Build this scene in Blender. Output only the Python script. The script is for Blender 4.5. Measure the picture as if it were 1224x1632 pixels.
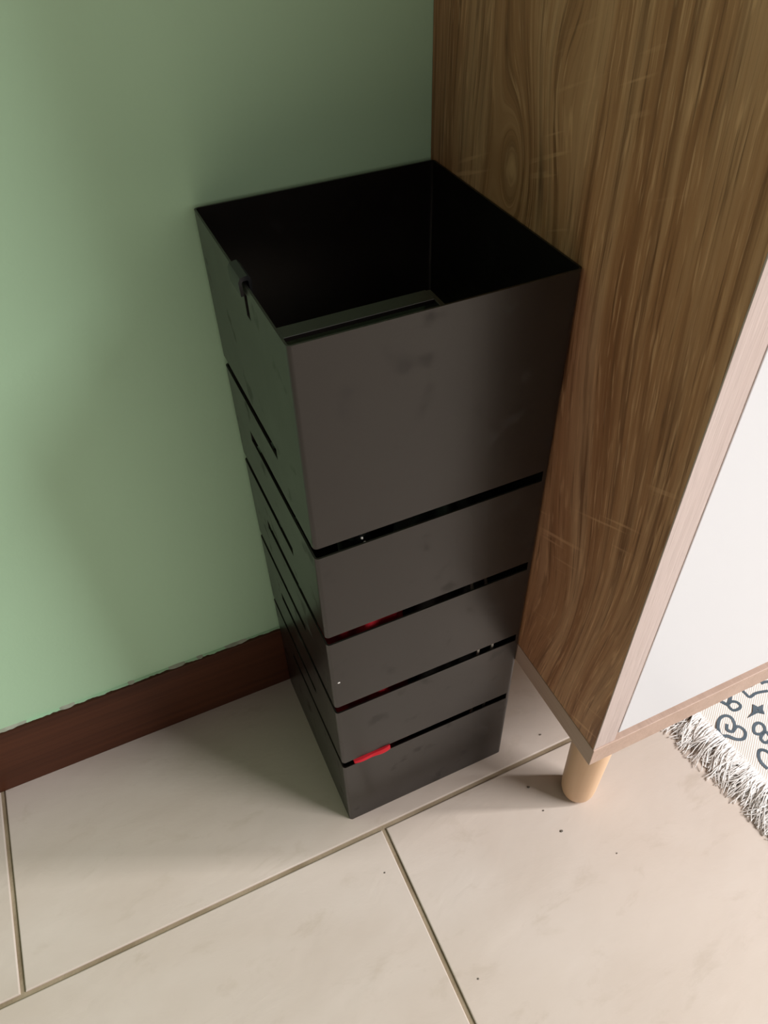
import bpy, bmesh, math, random
from mathutils import Matrix, Vector, noise

for o in list(bpy.data.objects):
    bpy.data.objects.remove(o, do_unlink=True)
scn = bpy.context.scene
COL = scn.collection
S = 0.775            # layout unit -> metres (stand is 15.5 cm square, 49 cm tall)

# ------------------------------------------------------------------ camera
cam = bpy.data.cameras.new('camera')
cam.sensor_fit = 'VERTICAL'; cam.sensor_height = 36.0
cam.lens = 36.0 * 1205.24 / 1632.0
cam.clip_start = 0.02
cam_ob = bpy.data.objects.new('camera', cam); COL.objects.link(cam_ob)
R3 = Matrix(((0.909217, 0.310444, -0.277397), (-0.415563, 0.636538, -0.649713), (-0.025126, 0.706006, 0.707760)))
M4 = R3.to_4x4(); M4.translation = Vector((-0.09655, -0.57824, 0.86947)) * S
cam_ob.matrix_world = M4
scn.camera = cam_ob

# ------------------------------------------------------------------ light
world = bpy.data.worlds.new('world'); scn.world = world
world.use_nodes = True
bg = world.node_tree.nodes['Background']
bg.inputs[0].default_value = (1.0, 0.90, 0.75, 1)
bg.inputs[1].default_value = 0.115

def area_light(name, loc, aim, sx, sy, power, col):
    l = bpy.data.lights.new(name, 'AREA'); l.shape = 'RECTANGLE'
    l.size = sx; l.size_y = sy; l.energy = power; l.color = col
    o = bpy.data.objects.new(name, l); COL.objects.link(o)
    o.location = loc
    o.rotation_euler = (Vector(aim) - Vector(loc)).to_track_quat('-Z', 'Y').to_euler()
    return o
# daylight from the room's window, off to the right and a little in front of the wall
area_light('window_daylight', (2.30, -2.05, 2.35), (0.0, -0.30, 0.15), 1.30, 1.10, 128, (0.985, 0.985, 1.0))
area_light('side_window_daylight', (2.75, -1.34, 2.15), (0.0, -0.30, 0.10), 0.18, 1.15, 78, (0.985, 0.985, 1.0))
# soft fill added from the front to brighten the wall, no known source
area_light('front_fill', (0.45, -3.0, 1.25), (0.0, 0.0, 0.35), 2.4, 1.7, 12, (1.0, 0.96, 0.90))

vs = scn.view_settings
vs.view_transform = 'Standard'; vs.look = 'None'; vs.gamma = 1.0; vs.use_curve_mapping = False
vs.exposure = 0.0

# ------------------------------------------------------------------ material helpers
def new_mat(name):
    m = bpy.data.materials.new(name); m.use_nodes = True
    nt = m.node_tree
    return m, nt, nt.nodes['Principled BSDF']
def N(nt, t, **kw):
    n = nt.nodes.new(t)
    for k, v in kw.items(): setattr(n, k, v)
    return n
def setin(n, **kw):
    for k, v in kw.items(): n.inputs[k.replace('_', ' ')].default_value = v
def ramp(nt, src, stops):
    r = N(nt, 'ShaderNodeValToRGB')
    e = r.color_ramp.elements
    while len(e) < len(stops): e.new(0.5)
    for i, (p, c) in enumerate(stops):
        e[i].position = p; e[i].color = (*c, 1) if len(c) == 3 else c
    nt.links.new(src, r.inputs[0]); return r.outputs[0]
def g(v): return (v, v, v)
def mix(nt, fac, a, b, mode='MIX'):
    m = N(nt, 'ShaderNodeMix', data_type='RGBA', blend_type=mode)
    for sock, val in ((m.inputs[0], fac), (m.inputs[6], a), (m.inputs[7], b)):
        if hasattr(val, 'is_linked'): nt.links.new(val, sock)
        elif isinstance(val, (int, float)): sock.default_value = val
        else: sock.default_value = (*val, 1)
    return m.outputs[2]
def math_(nt, op, a, b=None, c=None):
    m = N(nt, 'ShaderNodeMath', operation=op)
    for i, v in enumerate((a, b, c)):
        if v is None: continue
        if hasattr(v, 'is_linked'): nt.links.new(v, m.inputs[i])
        else: m.inputs[i].default_value = v
    return m.outputs[0]
def coords(nt, scale=(1, 1, 1), rot=(0, 0, 0), loc=(0, 0, 0)):
    tc = N(nt, 'ShaderNodeTexCoord'); mp = N(nt, 'ShaderNodeMapping')
    mp.inputs['Scale'].default_value = scale; mp.inputs['Rotation'].default_value = rot; mp.inputs['Location'].default_value = loc
    nt.links.new(tc.outputs['Object'], mp.inputs[0]); return mp.outputs[0]
def noise_(nt, vec, scale, detail=4, rough=0.5, dist=0.0):
    n = N(nt, 'ShaderNodeTexNoise'); nt.links.new(vec, n.inputs['Vector'])
    n.inputs['Scale'].default_value = scale; n.inputs['Detail'].default_value = detail
    n.inputs['Roughness'].default_value = rough; n.inputs['Distortion'].default_value = dist
    return n.outputs['Fac']
def bump(nt, bsdf, height, strength, dist):
    b = N(nt, 'ShaderNodeBump'); b.inputs['Strength'].default_value = strength; b.inputs['Distance'].default_value = dist
    nt.links.new(height, b.inputs['Height']); nt.links.new(b.outputs[0], bsdf.inputs['Normal'])

def mat_plain(name, col, rough=0.5, spec=0.5):
    m, nt, b = new_mat(name)
    b.inputs['Base Color'].default_value = (*col, 1); b.inputs['Roughness'].default_value = rough
    b.inputs['Specular IOR Level'].default_value = spec
    return m

def mat_wall():
    m, nt, b = new_mat('green_wall_paint')
    v = coords(nt)
    n1 = noise_(nt, v, 3.0, 3)
    nt.links.new(ramp(nt, n1, [(0.3, (0.475, 0.705, 0.475)), (0.7, (0.495, 0.725, 0.495))]), b.inputs['Base Color'])
    b.inputs['Roughness'].default_value = 0.55; b.inputs['Specular IOR Level'].default_value = 0.35
    bump(nt, b, noise_(nt, v, 260.0, 3), 0.12, 0.001)
    return m

def mat_tile():
    m, nt, b = new_mat('beige_stone_tile')
    geo = N(nt, 'ShaderNodeNewGeometry'); P = geo.outputs['Position']
    mp = N(nt, 'ShaderNodeMapping'); mp.inputs['Rotation'].default_value = (0, 0, math.radians(-28)); mp.inputs['Scale'].default_value = (4.5, 8.5, 3)
    nt.links.new(P, mp.inputs[0])
    veil = noise_(nt, mp.outputs[0], 1.3, 5, 0.55, 0.5)
    blot = noise_(nt, P, 6.0, 5, 0.55)
    c = ramp(nt, veil, [(0.30, (0.535, 0.443, 0.374)), (0.5, (0.568, 0.479, 0.412)), (0.72, (0.600, 0.513, 0.448))])
    c = mix(nt, ramp(nt, blot, [(0.42, g(0)), (0.70, g(0.5))]), c, (0.560, 0.462, 0.388))
    vein = noise_(nt, mp.outputs[0], 4.5, 6, 0.65, 0.4)      # faint cloudy veins
    c = mix(nt, ramp(nt, vein, [(0.30, g(0.50)), (0.43, g(0.0))]), c, (0.47, 0.385, 0.31))
    nt.links.new(c, b.inputs['Base Color'])
    b.inputs['Roughness'].default_value = 0.45; b.inputs['Specular IOR Level'].default_value = 0.35
    ridge = noise_(nt, mp.outputs[0], 3.0, 6, 0.58, 0.3)
    bump(nt, b, ridge, 0.22, 0.004)
    return m

def mat_grout():
    m, nt, b = new_mat('brown_grout')
    v = coords(nt)
    n1 = noise_(nt, v, 22.0, 5)
    nt.links.new(ramp(nt, n1, [(0.3, (0.20, 0.145, 0.085)), (0.7, (0.36, 0.28, 0.19))]), b.inputs['Base Color'])
    b.inputs['Roughness'].default_value = 0.9
    bump(nt, b, noise_(nt, v, 500.0, 3), 0.4, 0.001)
    return m

def mat_black_metal():
    m, nt, b = new_mat('black_powder_coated_steel')
    v = coords(nt)
    sm = noise_(nt, v, 26.0, 4, 0.6, 0.4)
    bl = noise_(nt, v, 48.0, 2, 0.5)
    c = ramp(nt, sm, [(0.35, (0.0045, 0.0032, 0.0027)), (0.65, (0.0060, 0.0044, 0.0037))])
    c = mix(nt, ramp(nt, bl, [(0.66, g(0)), (0.74, g(0.7))]), c, (0.004, 0.003, 0.003))
    nt.links.new(c, b.inputs['Base Color'])
    r0 = ramp(nt, sm, [(0.3, g(0.29)), (0.7, g(0.33))])
    nt.links.new(mix(nt, ramp(nt, bl, [(0.62, g(0)), (0.72, g(0.8))]), r0, g(0.52)), b.inputs['Roughness'])
    b.inputs['IOR'].default_value = 1.60
    b.inputs['Specular Tint'].default_value = (1.0, 0.96, 0.93, 1)
    bump(nt, b, noise_(nt, v, 900.0, 2), 0.04, 0.0004)
    return m

def mat_oak(name, dark, mid, light, axis='Z', knots=True, seed=0.0, k=1.0):
    """limed oak laminate: grain along one axis, pores, saw marks, a knot"""
    m, nt, b = new_mat(name)
    tc = N(nt, 'ShaderNodeTexCoord'); sep = N(nt, 'ShaderNodeSeparateXYZ')
    nt.links.new(tc.outputs['Object'], sep.inputs[0])
    X, Y, Z = sep.outputs
    if axis == 'Z': along, across, third = Z, Y, X
    elif axis == 'Y': along, across, third = Y, Z, X
    else: along, across, third = X, Z, Y
    acr = across
    if knots:   # bend the grain round the knot and the cathedral figure
        for (ky, kz, amp, sy, sz) in KNOTS:
            dy = math_(nt, 'SUBTRACT', across, ky); dz = math_(nt, 'SUBTRACT', along, kz)
            qy = math_(nt, 'DIVIDE', dy, sy); qz = math_(nt, 'DIVIDE', dz, sz)
            r2 = math_(nt, 'ADD', math_(nt, 'MULTIPLY', qy, qy), math_(nt, 'MULTIPLY', qz, qz))
            e = math_(nt, 'EXPONENT', math_(nt, 'MULTIPLY', r2, -1.0))
            acr = math_(nt, 'ADD', acr, math_(nt, 'MULTIPLY', e, amp))
    wob = N(nt, 'ShaderNodeCombineXYZ')
    nt.links.new(math_(nt, 'MULTIPLY', across, 5.0), wob.inputs[0]); nt.links.new(math_(nt, 'MULTIPLY', along, 2.2), wob.inputs[1])
    wob.inputs[2].default_value = seed
    wn = noise_(nt, wob.outputs[0], 1.0, 2)
    acr = math_(nt, 'ADD', acr, math_(nt, 'MULTIPLY', wn, 0.05))
    def vec(sa, sl):
        cmb = N(nt, 'ShaderNodeCombineXYZ')
        nt.links.new(math_(nt, 'MULTIPLY', acr, sa), cmb.inputs[0]); nt.links.new(math_(nt, 'MULTIPLY', along, sl), cmb.inputs[1])
        nt.links.new(math_(nt, 'MULTIPLY', third, sa), cmb.inputs[2])
        return cmb.outputs[0]
    broad = noise_(nt, vec(38, 1.4), 1.0, 4, 0.6)
    strk = noise_(nt, vec(165, 3.6), 1.0, 4, 0.62)
    pore = noise_(nt, vec(520, 15), 1.0, 3, 0.6)
    fleck = noise_(nt, vec(500, 30), 1.0, 2, 0.5)
    c = ramp(nt, broad, [(0.34, dark), (0.5, mid), (0.66, light)])
    c = mix(nt, ramp(nt, strk, [(0.34, g(0.80 * k)), (0.50, g(0.0))]), c, tuple(d * 0.62 for d in dark))
    c = mix(nt, ramp(nt, strk, [(0.54, g(0.0)), (0.68, g(0.55 * k))]), c, tuple(min(1, l * 1.15) for l in light))
    c = mix(nt, ramp(nt, fleck, [(0.57, g(0.0)), (0.67, g(0.58 * k))]), c, tuple(min(1, l * 1.30) for l in light))
    c = mix(nt, ramp(nt, pore, [(0.30, g(0.70 * k)), (0.43, g(0.0))]), c, tuple(d * 0.45 for d in dark))
    if knots:   # cross saw marks in patches
        sw = N(nt, 'ShaderNodeCombineXYZ')
        d1 = math_(nt, 'ADD', math_(nt, 'MULTIPLY', along, 210.0), math_(nt, 'MULTIPLY', across, 95.0))
        nt.links.new(d1, sw.inputs[0]); nt.links.new(math_(nt, 'MULTIPLY', across, 14.0), sw.inputs[1])
        saw = noise_(nt, sw.outputs[0], 1.0, 1)
        patch = noise_(nt, tc.outputs['Object'], 13.0, 2)
        f = math_(nt, 'MULTIPLY', ramp(nt, saw, [(0.62, g(0)), (0.70, g(1))]), ramp(nt, patch, [(0.52, g(0)), (0.64, g(0.6))]))
        c = mix(nt, f, c, tuple(min(1, l * 1.3) for l in light))
        for (ky, kz, sy, sz, st) in KNOT_EYES:
            qy = math_(nt, 'DIVIDE', math_(nt, 'SUBTRACT', acr, ky), sy); qz = math_(nt, 'DIVIDE', math_(nt, 'SUBTRACT', along, kz), sz)
            r2 = math_(nt, 'ADD', math_(nt, 'MULTIPLY', qy, qy), math_(nt, 'MULTIPLY', qz, qz))
            e = math_(nt, 'MULTIPLY', math_(nt, 'EXPONENT', math_(nt, 'MULTIPLY', r2, -1.0)), st)
            c = mix(nt, e, c, tuple(d * 0.42 for d in dark))
    nt.links.new(c, b.inputs['Base Color'])
    b.inputs['Roughness'].default_value = 0.5; b.inputs['Specular IOR Level'].default_value = 0.35
    bump(nt, b, math_(nt, 'ADD', pore, math_(nt, 'MULTIPLY', strk, 0.6)), 0.25, 0.0008)
    return m
KNOTS = [(-0.106, 0.515, 0.033, 0.020, 0.050), (-0.125, 0.56, -0.020, 0.020, 0.05), (-0.215, 0.270, 0.024, 0.034, 0.10), (-0.245, 0.19, -0.02, 0.03, 0.10)]
KNOT_EYES = [(-0.096, 0.520, 0.006, 0.020, 0.85), (-0.118, 0.485, 0.004, 0.016, 0.7)]

def mat_grain(name, c0, c1, along='X', rough=0.45, fine=160, spec=0.4):
    m, nt, b = new_mat(name)
    sc = {'X': (2.5, fine, fine), 'Z': (fine, fine, 2.5)}[along]
    v = coords(nt, sc)
    n1 = noise_(nt, v, 1.0, 4, 0.6, 0.3)
    nt.links.new(ramp(nt, n1, [(0.3, c0), (0.7, c1)]), b.inputs['Base Color'])
    b.inputs['Roughness'].default_value = rough; b.inputs['Specular IOR Level'].default_value = spec
    bump(nt, b, n1, 0.15, 0.0006)
    return m

def mat_rug():
    m, nt, b = new_mat('cream_ribbed_cotton')
    v = coords(nt, rot=(0, 0, math.radians(-38)))
    w = N(nt, 'ShaderNodeTexWave', wave_type='BANDS', bands_direction='Y'); nt.links.new(v, w.inputs[0])
    w.inputs['Scale'].default_value = 165.0; w.inputs['Distortion'].default_value = 1.2; w.inputs['Detail'].default_value = 2
    c = ramp(nt, w.outputs['Fac'], [(0.0, (0.76, 0.68, 0.61)), (0.6, (0.86, 0.79, 0.72))])
    nt.links.new(c, b.inputs['Base Color'])
    b.inputs['Roughness'].default_value = 0.95; b.inputs['Specular IOR Level'].default_value = 0.1
    bump(nt, b, w.outputs['Fac'], 0.3, 0.001)
    return m

def mat_cloth(name, c0, c1, rough=0.6):
    m, nt, b = new_mat(name)
    v = coords(nt)
    nt.links.new(ramp(nt, noise_(nt, v, 60.0, 3), [(0.3, c0), (0.7, c1)]), b.inputs['Base Color'])
    b.inputs['Roughness'].default_value = rough
    return m

MAT = dict(
    wall=mat_wall(), tile=mat_tile(), grout=mat_grout(), black=mat_black_metal(),
    oak=mat_oak('oak_laminate_panel', (0.300, 0.124, 0.052), (0.440, 0.212, 0.102), (0.560, 0.315, 0.175)),
    oak_lit_edge=mat_oak('oak_lit_edge_tone', (0.49, 0.385, 0.345), (0.52, 0.415, 0.375), (0.55, 0.445, 0.405), knots=False, seed=3.0, k=0.22),  # same oak as the panel, paler: window light on its front edge coloured in
    oak_base=mat_oak('oak_base_board', (0.45, 0.310, 0.240), (0.48, 0.335, 0.262), (0.51, 0.360, 0.285), axis='Y', knots=False, seed=7.0, k=0.22),
    white=mat_plain('white_lacquer_door', (0.66, 0.655, 0.67), 0.4, 0.4),
    leg=mat_grain('pale_beech_leg', (0.68, 0.44, 0.26), (0.78, 0.53, 0.34), 'Z', 0.45, 90),
    base=mat_grain('brown_stained_skirting', (0.054, 0.016, 0.007), (0.090, 0.028, 0.012), 'X', 0.45, 150, 0.22),
    caulk=mat_cloth('pale_filler', (0.36, 0.37, 0.29), (0.56, 0.55, 0.46), 0.8),
    rug=mat_rug(), fringe=mat_cloth('cream_cotton_yarn', (0.78, 0.73, 0.69), (0.88, 0.85, 0.82), 0.95),
    ink=mat_cloth('slate_blue_print', (0.060, 0.085, 0.105), (0.11, 0.14, 0.17), 0.9),
    red=mat_cloth('red_umbrella_nylon', (0.62, 0.010, 0.022), (0.72, 0.020, 0.035), 0.85),
    blackcloth=mat_cloth('black_umbrella_nylon', (0.008, 0.008, 0.009), (0.014, 0.014, 0.016), 0.5),
    steel=mat_plain('pale_steel_rib', (0.62, 0.58, 0.52), 0.4),
    handle=mat_plain('black_plastic', (0.012, 0.012, 0.013), 0.4),
    crumb=mat_cloth('dark_crumb', (0.10, 0.08, 0.06), (0.20, 0.17, 0.14), 0.9),
    dust=mat_plain('white_dust', (0.8, 0.78, 0.74), 0.9),
)

# ------------------------------------------------------------------ mesh helpers (layout units in, metres out)
def build(name, bm, mat, parent=None, origin=(0, 0, 0), smooth=None):
    """link a bmesh (absolute layout coordinates) as one object with its origin at `origin`"""
    og = Vector(origin)
    for v in bm.verts: v.co = (v.co - og) * S
    bmesh.ops.recalc_face_normals(bm, faces=bm.faces)
    me = bpy.data.meshes.new(name); bm.to_mesh(me); bm.free()
    me.materials.append(mat)
    if smooth is not None:
        me.polygons.foreach_set('use_smooth', [True] * len(me.polygons))
        me.set_sharp_from_angle(angle=math.radians(smooth))
    o = bpy.data.objects.new(name, me); COL.objects.link(o)
    o.location = og * S
    if parent is not None:
        o.parent = parent
        o.location = og * S - parent_world(parent)
    return o
def parent_world(p):
    v = Vector(p.location); q = p.parent
    while q: v += Vector(q.location); q = q.parent
    return v
def empty(name, loc):
    o = bpy.data.objects.new(name, None); COL.objects.link(o); o.location = Vector(loc) * S
    o.empty_display_size = 0.05; return o
def tag(o, label, cat, group=None):
    o['label'] = label; o['category'] = cat
    if group: o['group'] = group
    return o
def box(bm, x0, x1, y0, y1, z0, z1, bev=0.0, seg=2):
    r = bmesh.ops.create_cube(bm, size=1.0)
    for v in r['verts']:
        v.co = Vector(((x0 + x1) / 2 + v.co.x * (x1 - x0), (y0 + y1) / 2 + v.co.y * (y1 - y0), (z0 + z1) / 2 + v.co.z * (z1 - z0)))
    if bev:
        ed = list({e for v in r['verts'] for e in v.link_edges})
        bmesh.ops.bevel(bm, geom=ed, offset=bev, segments=seg, profile=0.5, affect='EDGES')
    return bm
def lathe(bm, prof, cx, cy, n=24, fn=None, lean=(0, 0)):
    """prof: (r,z) bottom to top; closed at both ends"""
    rings = []
    z0 = prof[0][1]
    for r, z in prof:
        ring = []
        for i in range(n):
            a = 2 * math.pi * i / n
            rr = r * (fn(a, z) if fn else 1.0)
            ring.append(bm.verts.new((cx + rr * math.cos(a) + lean[0] * (z - z0), cy + rr * math.sin(a) + lean[1] * (z - z0), z)))
        rings.append(ring)
    for a, b in zip(rings, rings[1:]):
        for i in range(n): bm.faces.new((a[i], a[(i + 1) % n], b[(i + 1) % n], b[i]))
    bm.faces.new(rings[0][::-1]); bm.faces.new(rings[-1])
    return bm
def tube(bm, pts, rad, n=6, flat=1.0):
    pts = [Vector(p) for p in pts]
    rings = []
    for i, p in enumerate(pts):
        t = (pts[min(i + 1, len(pts) - 1)] - pts[max(i - 1, 0)])
        if t.length < 1e-9: t = Vector((1, 0, 0))
        t.normalize()
        up = Vector((0, 0, 1)) if abs(t.z) < 0.9 else Vector((1, 0, 0))
        s = t.cross(up).normalized(); u = s.cross(t)
        rr = rad(i / (len(pts) - 1)) if callable(rad) else rad
        rings.append([bm.verts.new(p + s * rr * math.cos(2 * math.pi * k / n) + u * rr * flat * math.sin(2 * math.pi * k / n)) for k in range(n)])
    for a, b in zip(rings, rings[1:]):
        for k in range(n): bm.faces.new((a[k], a[(k + 1) % n], b[(k + 1) % n], b[k]))
    bm.faces.new(rings[0][::-1]); bm.faces.new(rings[-1])
    return bm
def new(): return bmesh.new()
def smoothline(pts, closed=False, sub=5):
    """Catmull-Rom through 2-D points"""
    n = len(pts); out = []
    rng = range(n if closed else n - 1)
    for i in rng:
        if closed: p = [Vector(pts[(i + k) % n]) for k in (-1, 0, 1, 2)]
        else: p = [Vector(pts[min(max(i + k, 0), n - 1)]) for k in (-1, 0, 1, 2)]
        for s in range(sub):
            t = s / sub
            out.append(0.5 * ((2 * p[1]) + (p[2] - p[0]) * t + (2 * p[0] - 5 * p[1] + 4 * p[2] - p[3]) * t * t + (3 * p[1] - p[0] - 3 * p[2] + p[3]) * t ** 3))
    out.append(Vector(pts[0] if closed else pts[-1]))
    return out

# ------------------------------------------------------------------ setting: floor, tiles, wall, skirting
YG = -0.2440; TL = 0.7934; GR = 0.0052; XB = -0.3657; XC = 0.0310
XMIN, XMAX, YMIN = -3.2, 4.0, -4.2
WY = -0.0055         # face of the painted wall
fl = build('floor', box(new(), XMIN, XMAX, YMIN, 0.0, -0.06, -0.0022), MAT['grout'], origin=(0, 0, 0))
fl['kind'] = 'structure'
def tile_mesh(w, d):
    bm = box(new(), GR / 2, w - GR / 2, -d + GR / 2, -GR / 2, -0.010, 0.0)
    ed = [e for e in bm.edges if all(v.co.z > -0.001 for v in e.verts)]
    bmesh.ops.bevel(bm, geom=ed, offset=0.0012, segments=2, profile=0.5, affect='EDGES')
    for v in bm.verts: v.co *= S
    bmesh.ops.recalc_face_normals(bm, faces=bm.faces)
    me = bpy.data.meshes.new('tile'); bm.to_mesh(me); bm.free(); me.materials.append(MAT['tile']); return me
cut, full = tile_mesh(TL, -YG + GR / 2), tile_mesh(TL, TL)
row_y = [GR / 2] + [YG - k * TL for k in range(5)]
for ri, y in enumerate(row_y):
    x0 = XB if ri % 2 == 0 else XC
    k0 = math.ceil((XMIN - x0) / TL)
    x = x0 + k0 * TL
    while x + TL < XMAX:
        o = bpy.data.objects.new('tile', cut if ri == 0 else full); COL.objects.link(o)
        o.parent = fl; o.location = Vector((x, y, 0)) * S
        x += TL
wl = build('wall_back', box(new(), XMIN, XMAX, WY, 0.10, -0.06, 3.3), MAT['wall']); wl['kind'] = 'structure'
HB, TB = 0.1087, 0.0115
bb = build('baseboard_back', box(new(), XMIN, XMAX, -TB, WY, 0.0, HB, 0.0007), MAT['base']); bb['kind'] = 'structure'
# wall paint run over the top of the skirting, ragged front edge
def bead(name, x0, x1, mat, wfn, hfn, parent):
    bm = new(); prev = None; n = max(4, int((x1 - x0) / 0.0015))
    for i in range(n + 1):
        x = x0 + (x1 - x0) * i / n
        w, h = wfn(x), hfn(x)
        vs_ = [bm.verts.new(c) for c in ((x, WY, HB - 0.0006), (x, WY - w, HB - 0.0006), (x, WY - w * 0.9, HB + h * 0.4), (x, WY, HB + h))]
        if prev:
            for k in range(4): bm.faces.new((prev[k], prev[(k + 1) % 4], vs_[(k + 1) % 4], vs_[k]))
        else: bm.faces.new(vs_)
        prev = vs_
    bm.faces.new(prev[::-1])
    return build(name, bm, mat, parent)
def nz(x, f, s): return noise.noise(Vector((x * f, s, 0)))
bead('paint_bead', -0.75, 0.19, MAT['wall'], lambda x: min(0.0058, max(0.0012, 0.0030 + 0.0012 * nz(x, 18, 0) + 0.0016 * nz(x, 90, 5) + 0.0010 * nz(x, 260, 9))),
     lambda x: 0.0012 + 0.0004 * nz(x, 90, 3), bb)
for cx_, ln in ((-0.345, 0.11), (-0.255, 0.020), (-0.182, 0.010), (-0.128, 0.024), (-0.100, 0.010), (-0.055, 0.034)):
    tp = lambda x, c=cx_, l=ln: math.sqrt(max(0.0, 1 - ((x - c) / (l / 2)) ** 2))
    bead('filler_chip', cx_ - ln / 2, cx_ + ln / 2, MAT['caulk'], lambda x, tp=tp: 0.0002 + tp(x) * (0.0042 + 0.0014 * nz(x, 160, 2)), lambda x, tp=tp: 0.0002 + tp(x) * (0.0018 + 0.0006 * nz(x, 160, 6)), bb)

# ------------------------------------------------------------------ the black umbrella stand
W, D, H, YBK = 0.200, 0.2084, 0.6357, -0.0125
YF = YBK - D
ST = 0.0015; CR = 0.0035
stand = empty('umbrella_stand', (W / 2, (YF + YBK) / 2, 0))
tag(stand, 'tall square black metal umbrella stand with slotted sides beside the wood cabinet', 'umbrella stand')
def perimeter():
    """(u, outer xy, inner xy) along front (right to left), left, back, right; rounded folds"""
    cs = [((0, YF), (0, 1)), ((0, YBK), (1, 0)), ((W, YBK), (0, -1)), ((W, YF), (-1, 0))]
    P = []
    def arc(c, a0):
        for k in range(6):
            a = a0 - math.radians(90) * k / 5
            d = Vector((math.cos(a), math.sin(a)))
            P.append((Vector(c) + d * CR, Vector(c) + d * (CR - ST)))
    def run(p, q, nrm, cuts):
        p, q, nrm = Vector(p), Vector(q), Vector(nrm)
        for t in cuts:
            pt = p + (q - p) * t
            P.append((pt, pt - nrm * ST))
    def fr(vals, a, b): return sorted((v - a) / (b - a) for v in vals)
    # front, walking from right to left
    run((W - CR, YF), (CR, YF), (0, -1), fr([W - 0.0055], W - CR, CR))
    arc((CR, YF + CR), math.radians(270))
    run((0, YF + CR), (0, YBK - CR), (-1, 0), fr([-0.154, -0.1425, -0.1345, -0.068], YF + CR, YBK - CR))
    arc((CR, YBK - CR), math.radians(180))
    run((CR, YBK), (W - CR, YBK), (0, 1), fr([W - 0.0055], CR, W - CR))
    arc((W - CR, YBK - CR), math.radians(90))
    run((W, YBK - CR), (W, YF + CR), (1, 0), [0.5])
    arc((W - CR, YF + CR), math.radians(0))
    return P
SLF = [(0.4543, 0.4652), (0.3455, 0.3562), (0.2362, 0.2468), (0.1270, 0.1376)]
SLB = [(0.4995, 0.5098), (0.3915, 0.4015), (0.2830, 0.2930), (0.1740, 0.1840)]
SLIT = (0.6105, 0.6285)
def stand_body():
    P = perimeter(); n = len(P)
    zc = sorted({0.0, H, *[z for s in SLF + SLB for z in s], *SLIT, *[i * 0.635 / 12 for i in range(1, 12)]})
    zc = [z for i, z in enumerate(zc) if i == 0 or z - zc[i - 1] > 1e-6]
    def hole(i, zm):
        a, b = P[i][0], P[(i + 1) % n][0]; m = (a + b) / 2
        front = m.y < YF + CR * 0.98 and m.x < W - 0.0055
        leftf = m.x < CR and m.y < -0.068
        leftb = m.x < CR and m.y > -0.154
        back = m.y > YBK - CR * 0.98 and m.x < W - 0.0055
        for z0, z1 in SLF:
            if z0 < zm < z1 and (front or leftf): return True
        for z0, z1 in SLB:
            if z0 < zm < z1 and (back or leftb): return True
        if SLIT[0] < zm < SLIT[1] and m.x < 0.001 and -0.1426 < m.y < -0.1344: return True
        return False
    bm = new(); cache = {}
    def V(i, j, s):
        k = (i % n, j, s)
        if k not in cache:
            p = P[i % n][s]; cache[k] = bm.verts.new((p.x, p.y, zc[j]))
        return cache[k]
    m = len(zc) - 1
    solid = [[not hole(i, (zc[j] + zc[j + 1]) / 2) for j in range(m)] for i in range(n)]
    for i in range(n):
        for j in range(m):
            if not solid[i][j]: continue
            bm.faces.new((V(i, j, 0), V(i + 1, j, 0), V(i + 1, j + 1, 0), V(i, j + 1, 0)))
            bm.faces.new((V(i, j, 1), V(i, j + 1, 1), V(i + 1, j + 1, 1), V(i + 1, j, 1)))
            if not solid[i - 1][j]: bm.faces.new((V(i, j, 0), V(i, j + 1, 0), V(i, j + 1, 1), V(i, j, 1)))
            if not solid[(i + 1) % n][j]: bm.faces.new((V(i + 1, j, 0), V(i + 1, j, 1), V(i + 1, j + 1, 1), V(i + 1, j + 1, 0)))
            if j == 0 or not solid[i][j - 1]: bm.faces.new((V(i, j, 0), V(i, j, 1), V(i + 1, j, 1), V(i + 1, j, 0)))
            if j == m - 1 or not solid[i][j + 1]: bm.faces.new((V(i, j + 1, 0), V(i + 1, j + 1, 0), V(i + 1, j + 1, 1), V(i, j + 1, 1)))
    return bm
BO = (W / 2, (YF + YBK) / 2, 0)
build('slotted_body', stand_body(), MAT['black'], stand, BO, smooth=30)
build('base_tray', box(new(), ST, W - ST, YF + ST, YBK - ST, 0.0005, 0.004, 0.0006), MAT['black'], stand, BO)
# hanging ledge under the front rim and its end bracket
build('rim_ledge', box(new(), ST, 0.0985, -0.2108, -0.1985, H - 0.0032, H - 0.0002, 0.0003), MAT['black'], stand, BO)
build('ledge_bracket', box(new(), 0.0985, 0.1020, YF + ST, -0.1985, H - 0.016, H - 0.0008, 0.0004), MAT['black'], stand, BO)
# small folded clip over the left rim
bm = new()
prof = [(-0.0030, 0.6270), (-0.0034, 0.6365), (-0.0020, 0.6395), (0.0030, 0.6405), (0.0052, 0.6380), (0.0054, 0.6250)]
ins = [(-0.0008, 0.6270), (-0.0010, 0.6360), (-0.0004, 0.6370), (0.0026, 0.6372), (0.0034, 0.6362), (0.0036, 0.6250)]
loop = prof + ins[::-1]
va = [bm.verts.new((x, -0.1395, z)) for x, z in loop]; vb = [bm.verts.new((x, -0.1155, z)) for x, z in loop]
k = len(loop)
for i in range(k): bm.faces.new((va[i], va[(i + 1) % k], vb[(i + 1) % k], vb[i]))
for i in range(5):
    for v in (va, vb): bm.faces.new((v[i], v[i + 1], v[k - 2 - i], v[k - 1 - i]))
build('rim_clip', bm, MAT['handle'], stand, BO, smooth=40)
bm = new(); bmesh.ops.create_icosphere(bm, subdivisions=1, radius=0.0012)
for v in bm.verts: v.co = Vector((0.0064, YF - 0.0002, 0.2868)) + Vector((v.co.x * 1.2, v.co.y * 0.4, v.co.z))
build('dust_speck', bm, MAT['dust'], stand, BO)

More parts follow.
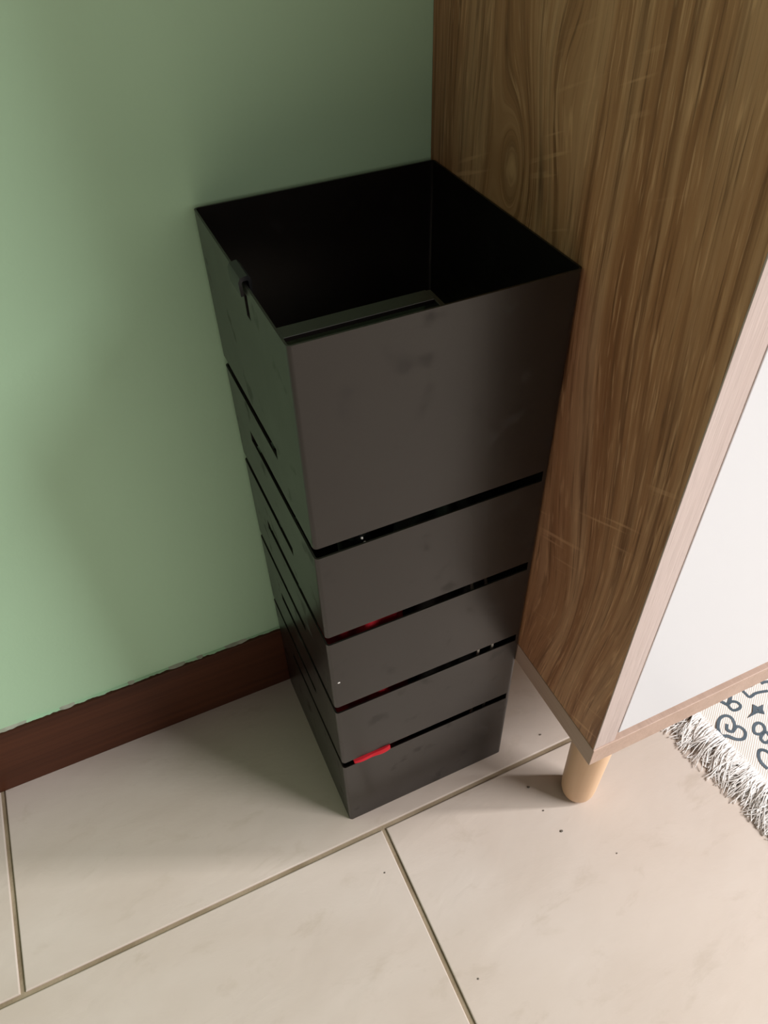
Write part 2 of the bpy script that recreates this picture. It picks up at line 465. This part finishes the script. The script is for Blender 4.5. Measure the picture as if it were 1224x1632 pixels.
# folded umbrellas standing inside, seen through the slots
def umbrella(name, label, cx, cy, z0, prof, cloth, lean, ribs, hand_top, ph=0.0, amp=0.16, npl=8):
    t = empty(name, (cx, cy, z0)); tag(t, label, 'umbrella')
    og = (cx, cy, z0)
    fn = lambda a, z: 1 + amp * math.sin(npl * a + ph + 9 * z) + 0.05 * math.sin(3 * a + 20 * z)
    t_can = build('canopy', lathe(new(), [(r, z0 + z) for r, z in prof], cx, cy, 64, fn, lean), cloth, t, og, smooth=60)
    zt = z0 + prof[-1][1]; dz = prof[-1][1]
    hx, hy = cx + lean[0] * dz, cy + lean[1] * dz
    build('handle', lathe(new(), [(0.006, zt - 0.01), (0.006, zt + 0.012), (0.013, zt + 0.016), (0.0145, hand_top - 0.01), (0.011, hand_top)], hx, hy, 20), MAT['handle'], t, og, smooth=40)
    for pts in ribs:
        build('rib', tube(new(), pts, 0.0016, 6), MAT['steel'], t, og, smooth=60)
    return t, t_can
red, red_can = umbrella('umbrella', 'red folded umbrella inside the stand, poking through the lowest front slot', 0.060, -0.168, 0.0045,
    [(0.010, 0), (0.028, 0.012), (0.036, 0.06), (0.038, 0.15), (0.037, 0.26), (0.035, 0.32), (0.030, 0.345), (0.012, 0.355)], MAT['red'], (-0.030, -0.006), [], 0.415)
umbrella('umbrella', 'black folded umbrella with pale steel ribs inside the stand, nearest the cabinet', 0.145, -0.150, 0.0045,
    [(0.012, 0), (0.030, 0.015), (0.036, 0.08), (0.040, 0.2), (0.041, 0.33), (0.038, 0.39), (0.02, 0.41)], MAT['blackcloth'], (0.0, 0.0),
    [[(0.1580, -0.2100, 0.05), (0.1545, -0.2160, 0.242), (0.1440, -0.2080, 0.345), (0.138, -0.192, 0.385)],
     [(0.1735, -0.2100, 0.05), (0.1705, -0.2160, 0.242), (0.160, -0.196, 0.37)]], 0.47, ph=1.0)
# fold of red nylon pushed out through the lowest slot
bm = new(); rows = []
for i in range(15):
    t = i / 14; x = 0.0125 + t * 0.0405
    zc_ = 0.1315 + 0.0005 * math.sin(t * 7) + 0.001 * t
    hh = 0.0016 + 0.0031 * t + 0.0003 * math.sin(t * 11)
    yo = YF - 0.0018 - 0.0016 * math.sin(t * 3.0) - 0.0007 * math.sin(t * 9)
    rows.append([bm.verts.new(c) for c in ((x, -0.196, zc_ + hh * 0.7), (x, yo + 0.0015, zc_ + hh), (x, yo, zc_ + hh * 0.2), (x, yo + 0.001, zc_ - hh * 0.75), (x, -0.196, zc_ - hh * 0.6))])
for a, b in zip(rows, rows[1:]):
    for k in range(5): bm.faces.new((a[k], a[(k + 1) % 5], b[(k + 1) % 5], b[k]))
bm.faces.new(rows[0][::-1]); bm.faces.new(rows[-1])
build('canopy_fold', bm, MAT['red'], red_can, (0.060, -0.168, 0.0045), smooth=40)
# wrist strap with two steel studs behind the top slot
RUO = (0.060, -0.168, 0.0045)
sl = [(0.049, -0.173, 0.405), (0.047, -0.186, 0.430), (0.042, -0.203, 0.448), (0.0402, -0.2118, 0.4500), (0.036, -0.2085, 0.440), (0.040, -0.193, 0.415), (0.046, -0.178, 0.402)]
strap = build('wrist_strap', tube(new(), sl, 0.0022, 8, 1.0), MAT['handle'], red, RUO, smooth=60)
for p in ((0.0401, -0.2138, 0.4530), (0.0424, -0.2136, 0.4471)):
    bm = new(); bmesh.ops.create_icosphere(bm, subdivisions=2, radius=0.0011)
    for v in bm.verts: v.co += Vector(p)
    build('stud', bm, MAT['steel'], strap, RUO)

# ------------------------------------------------------------------ cabinet
CX0, CX1 = 0.2008, 1.56
CYF, CYB = -0.3481, -0.0061
CZB, CZS, CTOP = 0.1965, 0.2237, 1.16
PT = 0.0232
cabn = empty('cabinet', ((CX0 + CX1) / 2, (CYF + CYB) / 2, 0)); CO = ((CX0 + CX1) / 2, (CYF + CYB) / 2, 0)
tag(cabn, 'oak-effect cabinet with white door and round wooden legs, right of the stand', 'cabinet')
KO = (CX0, 0, 0)
sp_ = build('side_panel', box(new(), CX0, CX0 + PT - 0.0012, CYF + 0.0012, CYB, CZS, CTOP - 0.028, 0.0), MAT['oak'], cabn, KO)
build('edge_band', box(new(), CX0, CX0 + PT, CYF, CYF + 0.0012, CZS, CTOP - 0.028, 0.0003), MAT['oak_lit_edge'], sp_, KO)
sp_ = build('side_panel', box(new(), CX1 - PT, CX1, CYF + 0.0012, CYB, CZS, CTOP - 0.028, 0.0), MAT['oak'], cabn, KO)
build('edge_band', box(new(), CX1 - PT, CX1, CYF, CYF + 0.0012, CZS, CTOP - 0.028, 0.0003), MAT['oak_lit_edge'], sp_, KO)
build('bottom_board', box(new(), CX0 - 0.0006, CX1 + 0.001, CYF - 0.0012, CYB, CZB, CZS, 0.0006), MAT['oak_base'], cabn, KO)
build('top_board', box(new(), CX0 - 0.0006, CX1 + 0.001, CYF - 0.0012, CYB, CTOP - 0.028, CTOP, 0.0006), MAT['oak_base'], cabn, KO)
build('back_board', box(new(), CX0 + PT, CX1 - PT, CYB - 0.006, CYB, CZS, CTOP - 0.028), MAT['oak'], cabn, KO)
DZ0, DZ1 = 0.2326, CTOP - 0.034
dx0, dx1 = CX0 + PT + 0.0028, CX1 - PT - 0.0028; mid = (dx0 + dx1) / 2
for a, b in ((dx0, mid - 0.002), (mid + 0.002, dx1)):
    build('door', box(new(), a, b, CYF + 0.0012, CYF + 0.0225, DZ0, DZ1, 0.0008), MAT['white'], cabn, KO)
lp = [(0.0110, 0.0), (0.0150, 0.0015), (0.0178, 0.0050), (0.0192, 0.011), (0.0200, 0.021), (0.0222, 0.13), (0.0230, CZB)]
for lx, ly in ((0.2560, -0.3015), (CX1 - 0.0555, -0.3015), (0.2560, -0.056), (CX1 - 0.0555, -0.056)):
    build('leg', lathe(new(), lp, lx, ly, 40), MAT['leg'], cabn, (lx, ly, 0), smooth=50)

# ------------------------------------------------------------------ rug
RUG_A = math.radians(5.5); RO = Vector((0.4490, -0.3000))
ca, sa = math.cos(RUG_A), math.sin(RUG_A)
def rl(u, v, z=0.0):      # rug frame: u along the rug, v across (towards the wall)
    return (RO.x + u * ca - v * sa, RO.y + u * sa + v * ca, z)
RT = 0.0060
rug = empty('rug', (*rl(0.45, -0.15)[:2], 0))
tag(rug, 'cream ribbed cotton rug with slate-blue doodle print and shaggy fringe', 'rug')
RGO = (*rl(0.45, -0.15)[:2], 0)
bm = new(); nu, nv = 60, 40; U1, V0, V1 = 0.95, -0.55, 0.17
top = []
for i in range(nu + 1):
    col = []
    for j in range(nv + 1):
        u = U1 * i / nu; v = V0 + (V1 - V0) * j / nv
        z = RT + 0.0010 * noise.noise(Vector((u * 9, v * 9, 1))) - (0.0018 if i in (0, nu) or j in (0, nv) else 0)
        col.append(bm.verts.new(rl(u, v, z)))
    top.append(col)
for i in range(nu):
    for j in range(nv): bm.faces.new((top[i][j], top[i + 1][j], top[i + 1][j + 1], top[i][j + 1]))
edge = [(i, 0) for i in range(nu)] + [(nu, j) for j in range(nv)] + [(i, nv) for i in range(nu, 0, -1)] + [(0, j) for j in range(nv, 0, -1)]
low = [bm.verts.new((top[i][j].co.x, top[i][j].co.y, 0.0006)) for i, j in edge]
for k in range(len(edge)):
    k2 = (k + 1) % len(edge)
    bm.faces.new((top[edge[k][0]][edge[k][1]], low[k], low[k2], top[edge[k2][0]][edge[k2][1]]))
bm.faces.new(low[::-1])
wv = build('woven_mat', bm, MAT['rug'], rug, RGO, smooth=60)
# printed doodles
def to_uv(x, y):
    dx, dy = x - RO.x, y - RO.y
    return (dx * ca + dy * sa, -dx * sa + dy * ca)
MARKS = [
    ([(.491, -.292), (.498, -.290), (.504, -.294), (.504, -.300), (.498, -.302), (.491, -.300)], True, .0014),
    ([(.486, -.283), (.488, -.287), (.491, -.291), (.497, -.288), (.503, -.283)], False, .0017),
    ([(.461, -.325), (.454, -.321), (.457, -.312), (.467, -.303), (.477, -.302), (.482, -.308), (.478, -.318), (.470, -.323), (.466, -.318), (.471, -.312)], False, .0015),
    ([(.470, -.323), (.480, -.320), (.484, -.326), (.482, -.332), (.475, -.336), (.467, -.333), (.461, -.325)], False, .0015),
    ([(.539, -.283), (.531, -.2825), (.523, -.283), (.5225, -.289), (.524, -.295), (.535, -.294), (.551, -.298)], False, .0014),
    ([(.508, -.328), (.510, -.333), (.506, -.339), (.498, -.340), (.493, -.336), (.497, -.330), (.503, -.327)], True, .0015),
    ([(.505, -.340), (.507, -.344), (.505, -.349), (.499, -.352), (.494, -.350), (.495, -.344)], True, .0015),
    ([(.473, -.378), (.472, -.369), (.475, -.361), (.482, -.356), (.488, -.360), (.489, -.368), (.483, -.372)], False, .0015),
    ([(.551, -.286), (.556, -.286), (.562, -.288)], False, .0015),
]
STAR = [(.500, -.3165), (.511, -.313), (.5195, -.3045), (.5225, -.3105), (.531, -.3105), (.5255, -.3155), (.5225, -.3215), (.5165, -.3165)]
def stroke(pts, closed, w):
    bm = new()
    line = smoothline(pts, closed, 4)
    hw = w * 1.3
    L = []; Rr = []
    for i, p in enumerate(line):
        if closed: t = line[(i + 1) % (len(line) - 1)] - line[(i - 1) % (len(line) - 1)]
        else: t = line[min(i + 1, len(line) - 1)] - line[max(i - 1, 0)]
        t = t.normalized() if t.length > 0 else Vector((1, 0))
        nn = Vector((-t.y, t.x)) * hw
        a, b = p + nn, p - nn
        L.append(a); Rr.append(b)
    def q(v, z): 
        u_, v_ = to_uv(v.x, v.y)
        zz = RT + 0.0010 * noise.noise(Vector((u_ * 9, v_ * 9, 1)))
        return bm.verts.new((v.x, v.y, zz + z))
    rings = [[q(a, 0.0004), q(b, 0.0004), q(b, -0.0006), q(a, -0.0006)] for a, b in zip(L, Rr)]
    for a, b in zip(rings, rings[1:]):
        for k in range(4): bm.faces.new((a[k], a[(k + 1) % 4], b[(k + 1) % 4], b[k]))
    bm.faces.new(rings[0][::-1]); bm.faces.new(rings[-1])
    return bm
def star(pts, inner=0.30):
    bm = new(); c = sum((Vector(p) for p in pts), Vector((0, 0))) / len(pts)
    for a in range(len(pts)):
        p0, p1 = Vector(pts[a]), Vector(pts[(a + 1) % len(pts)])
        i0, i1 = c + (p0 - c) * inner * 0.4, c + (p1 - c) * inner * 0.4
        vt = [bm.verts.new((p.x, p.y, RT + 0.0008)) for p in (p0, p1, i1, i0)]
        vb_ = [bm.verts.new((p.x, p.y, RT - 0.0006)) for p in (p0, p1, i1, i0)]
        bm.faces.new(vt); bm.faces.new(vb_[::-1])
        for k in range(4): bm.faces.new((vt[k], vb_[k], vb_[(k + 1) % 4], vt[(k + 1) % 4]))
    return bm
for pts, cl, w in MARKS: build('printed_doodle', stroke(pts, cl, w), MAT['ink'], wv, RGO)
build('printed_star', star(STAR), MAT['ink'], wv, RGO)
rnd = random.Random(11)
for gx in range(12):           # the print goes on over the rest of the rug
    for gy in range(9):
        u = 0.05 + gx * 0.077 + rnd.uniform(-.010, .010); v = -0.505 + gy * 0.078 + rnd.uniform(-.010, .010)
        x, y, _ = rl(u, v)
        if x < 0.575 and -0.42 < y < -0.20: continue
        pts, cl, w = MARKS[rnd.choice([0, 2, 3, 4, 5, 7])]
        c = sum((Vector(p) for p in pts), Vector((0, 0))) / len(pts); an = rnd.uniform(0, 6.28); sc_ = rnd.uniform(1.0, 1.7)
        rot = Matrix.Rotation(an, 2)
        build('printed_doodle', stroke([Vector((x, y)) + rot @ ((Vector(p) - c) * sc_) for p in pts], cl, w), MAT['ink'], wv, RGO)
# shaggy fringe at both ends
def fringe(sgn, u_edge, seed):
    bm = new(); rr = random.Random(seed)
    v = V0 + 0.003
    while v < V1 - 0.002:
        ln = rr.uniform(0.040, 0.054); drift = rr.gauss(0, 0.010); zt = rr.uniform(0.0035, 0.0075)
        for s in range(24):
            v_ = v + rr.gauss(0, 0.0050); l = ln * rr.uniform(0.72, 1.08)
            cu = rr.uniform(-1, 1) * 0.006; ph = rr.uniform(0, 6.28); dr = drift + rr.gauss(0, 0.010); zz = zt * rr.uniform(0.5, 1.35)
            pts = []
            for k in range(8):
                t = k / 7
                pts.append(rl(u_edge + sgn * (l * t - 0.003), v_ + dr * t * t + cu * math.sin(t * 6 + ph) * t,
                              max(0.0012, 0.0050 * (1 - t) + zz * math.sin(t * 3.0) * 0.9 + 0.0012 + 0.0010 * math.sin(t * 9 + ph))))
            tube(bm, pts, lambda t: 0.0008 * (1 - 0.35 * t), 5)
        v += rr.uniform(0.0070, 0.0105)
    o = build('fringe', bm, MAT['fringe'], rug, RGO, smooth=60); o['kind'] = 'stuff'
fringe(-1, 0.0, 21); fringe(1, U1, 22)

# ------------------------------------------------------------------ crumbs on the tiles
rnd = random.Random(3)
CR_ = [((.2063, -.2747), .0020, 'small dark crumb on the floor left of the cabinet leg'),
       ((.2126, -.3348), .0019, 'small dark crumb on the floor in front of the cabinet leg'),
       ((.2071, -.3059), .0012, 'tiny crumb on the floor just left below the cabinet leg'),
       ((.2564, -.2229), .0014, 'tiny crumb on the shaded tile between stand and cabinet leg'),
       ((.2542, -.3811), .0010, 'tiny crumb on the open tile below the cabinet leg'),
       ((.0117, -.2905), .0011, 'tiny crumb on the tile below the corner of the stand'),
       ((.0543, -.4228), .0011, 'tiny crumb right of the grout line near the bottom edge')]
for (x, y), r, lab in CR_:
    r *= 0.72
    bm = new(); bmesh.ops.create_icosphere(bm, subdivisions=2, radius=r)
    for v in bm.verts:
        n_ = 1 + 0.5 * noise.noise(v.co / r * 1.3 + Vector((x * 90, y * 90, 0)))
        v.co = Vector((x + v.co.x * n_ * 1.3, y + v.co.y * n_, r * 0.5 + v.co.z * 0.5 * n_))
    zmin = min(v.co.z for v in bm.verts)
    for v in bm.verts: v.co.z -= zmin
    tag(build('crumb', bm, MAT['crumb'], None, (x, y, 0)), lab, 'crumb', 'crumbs on the floor')
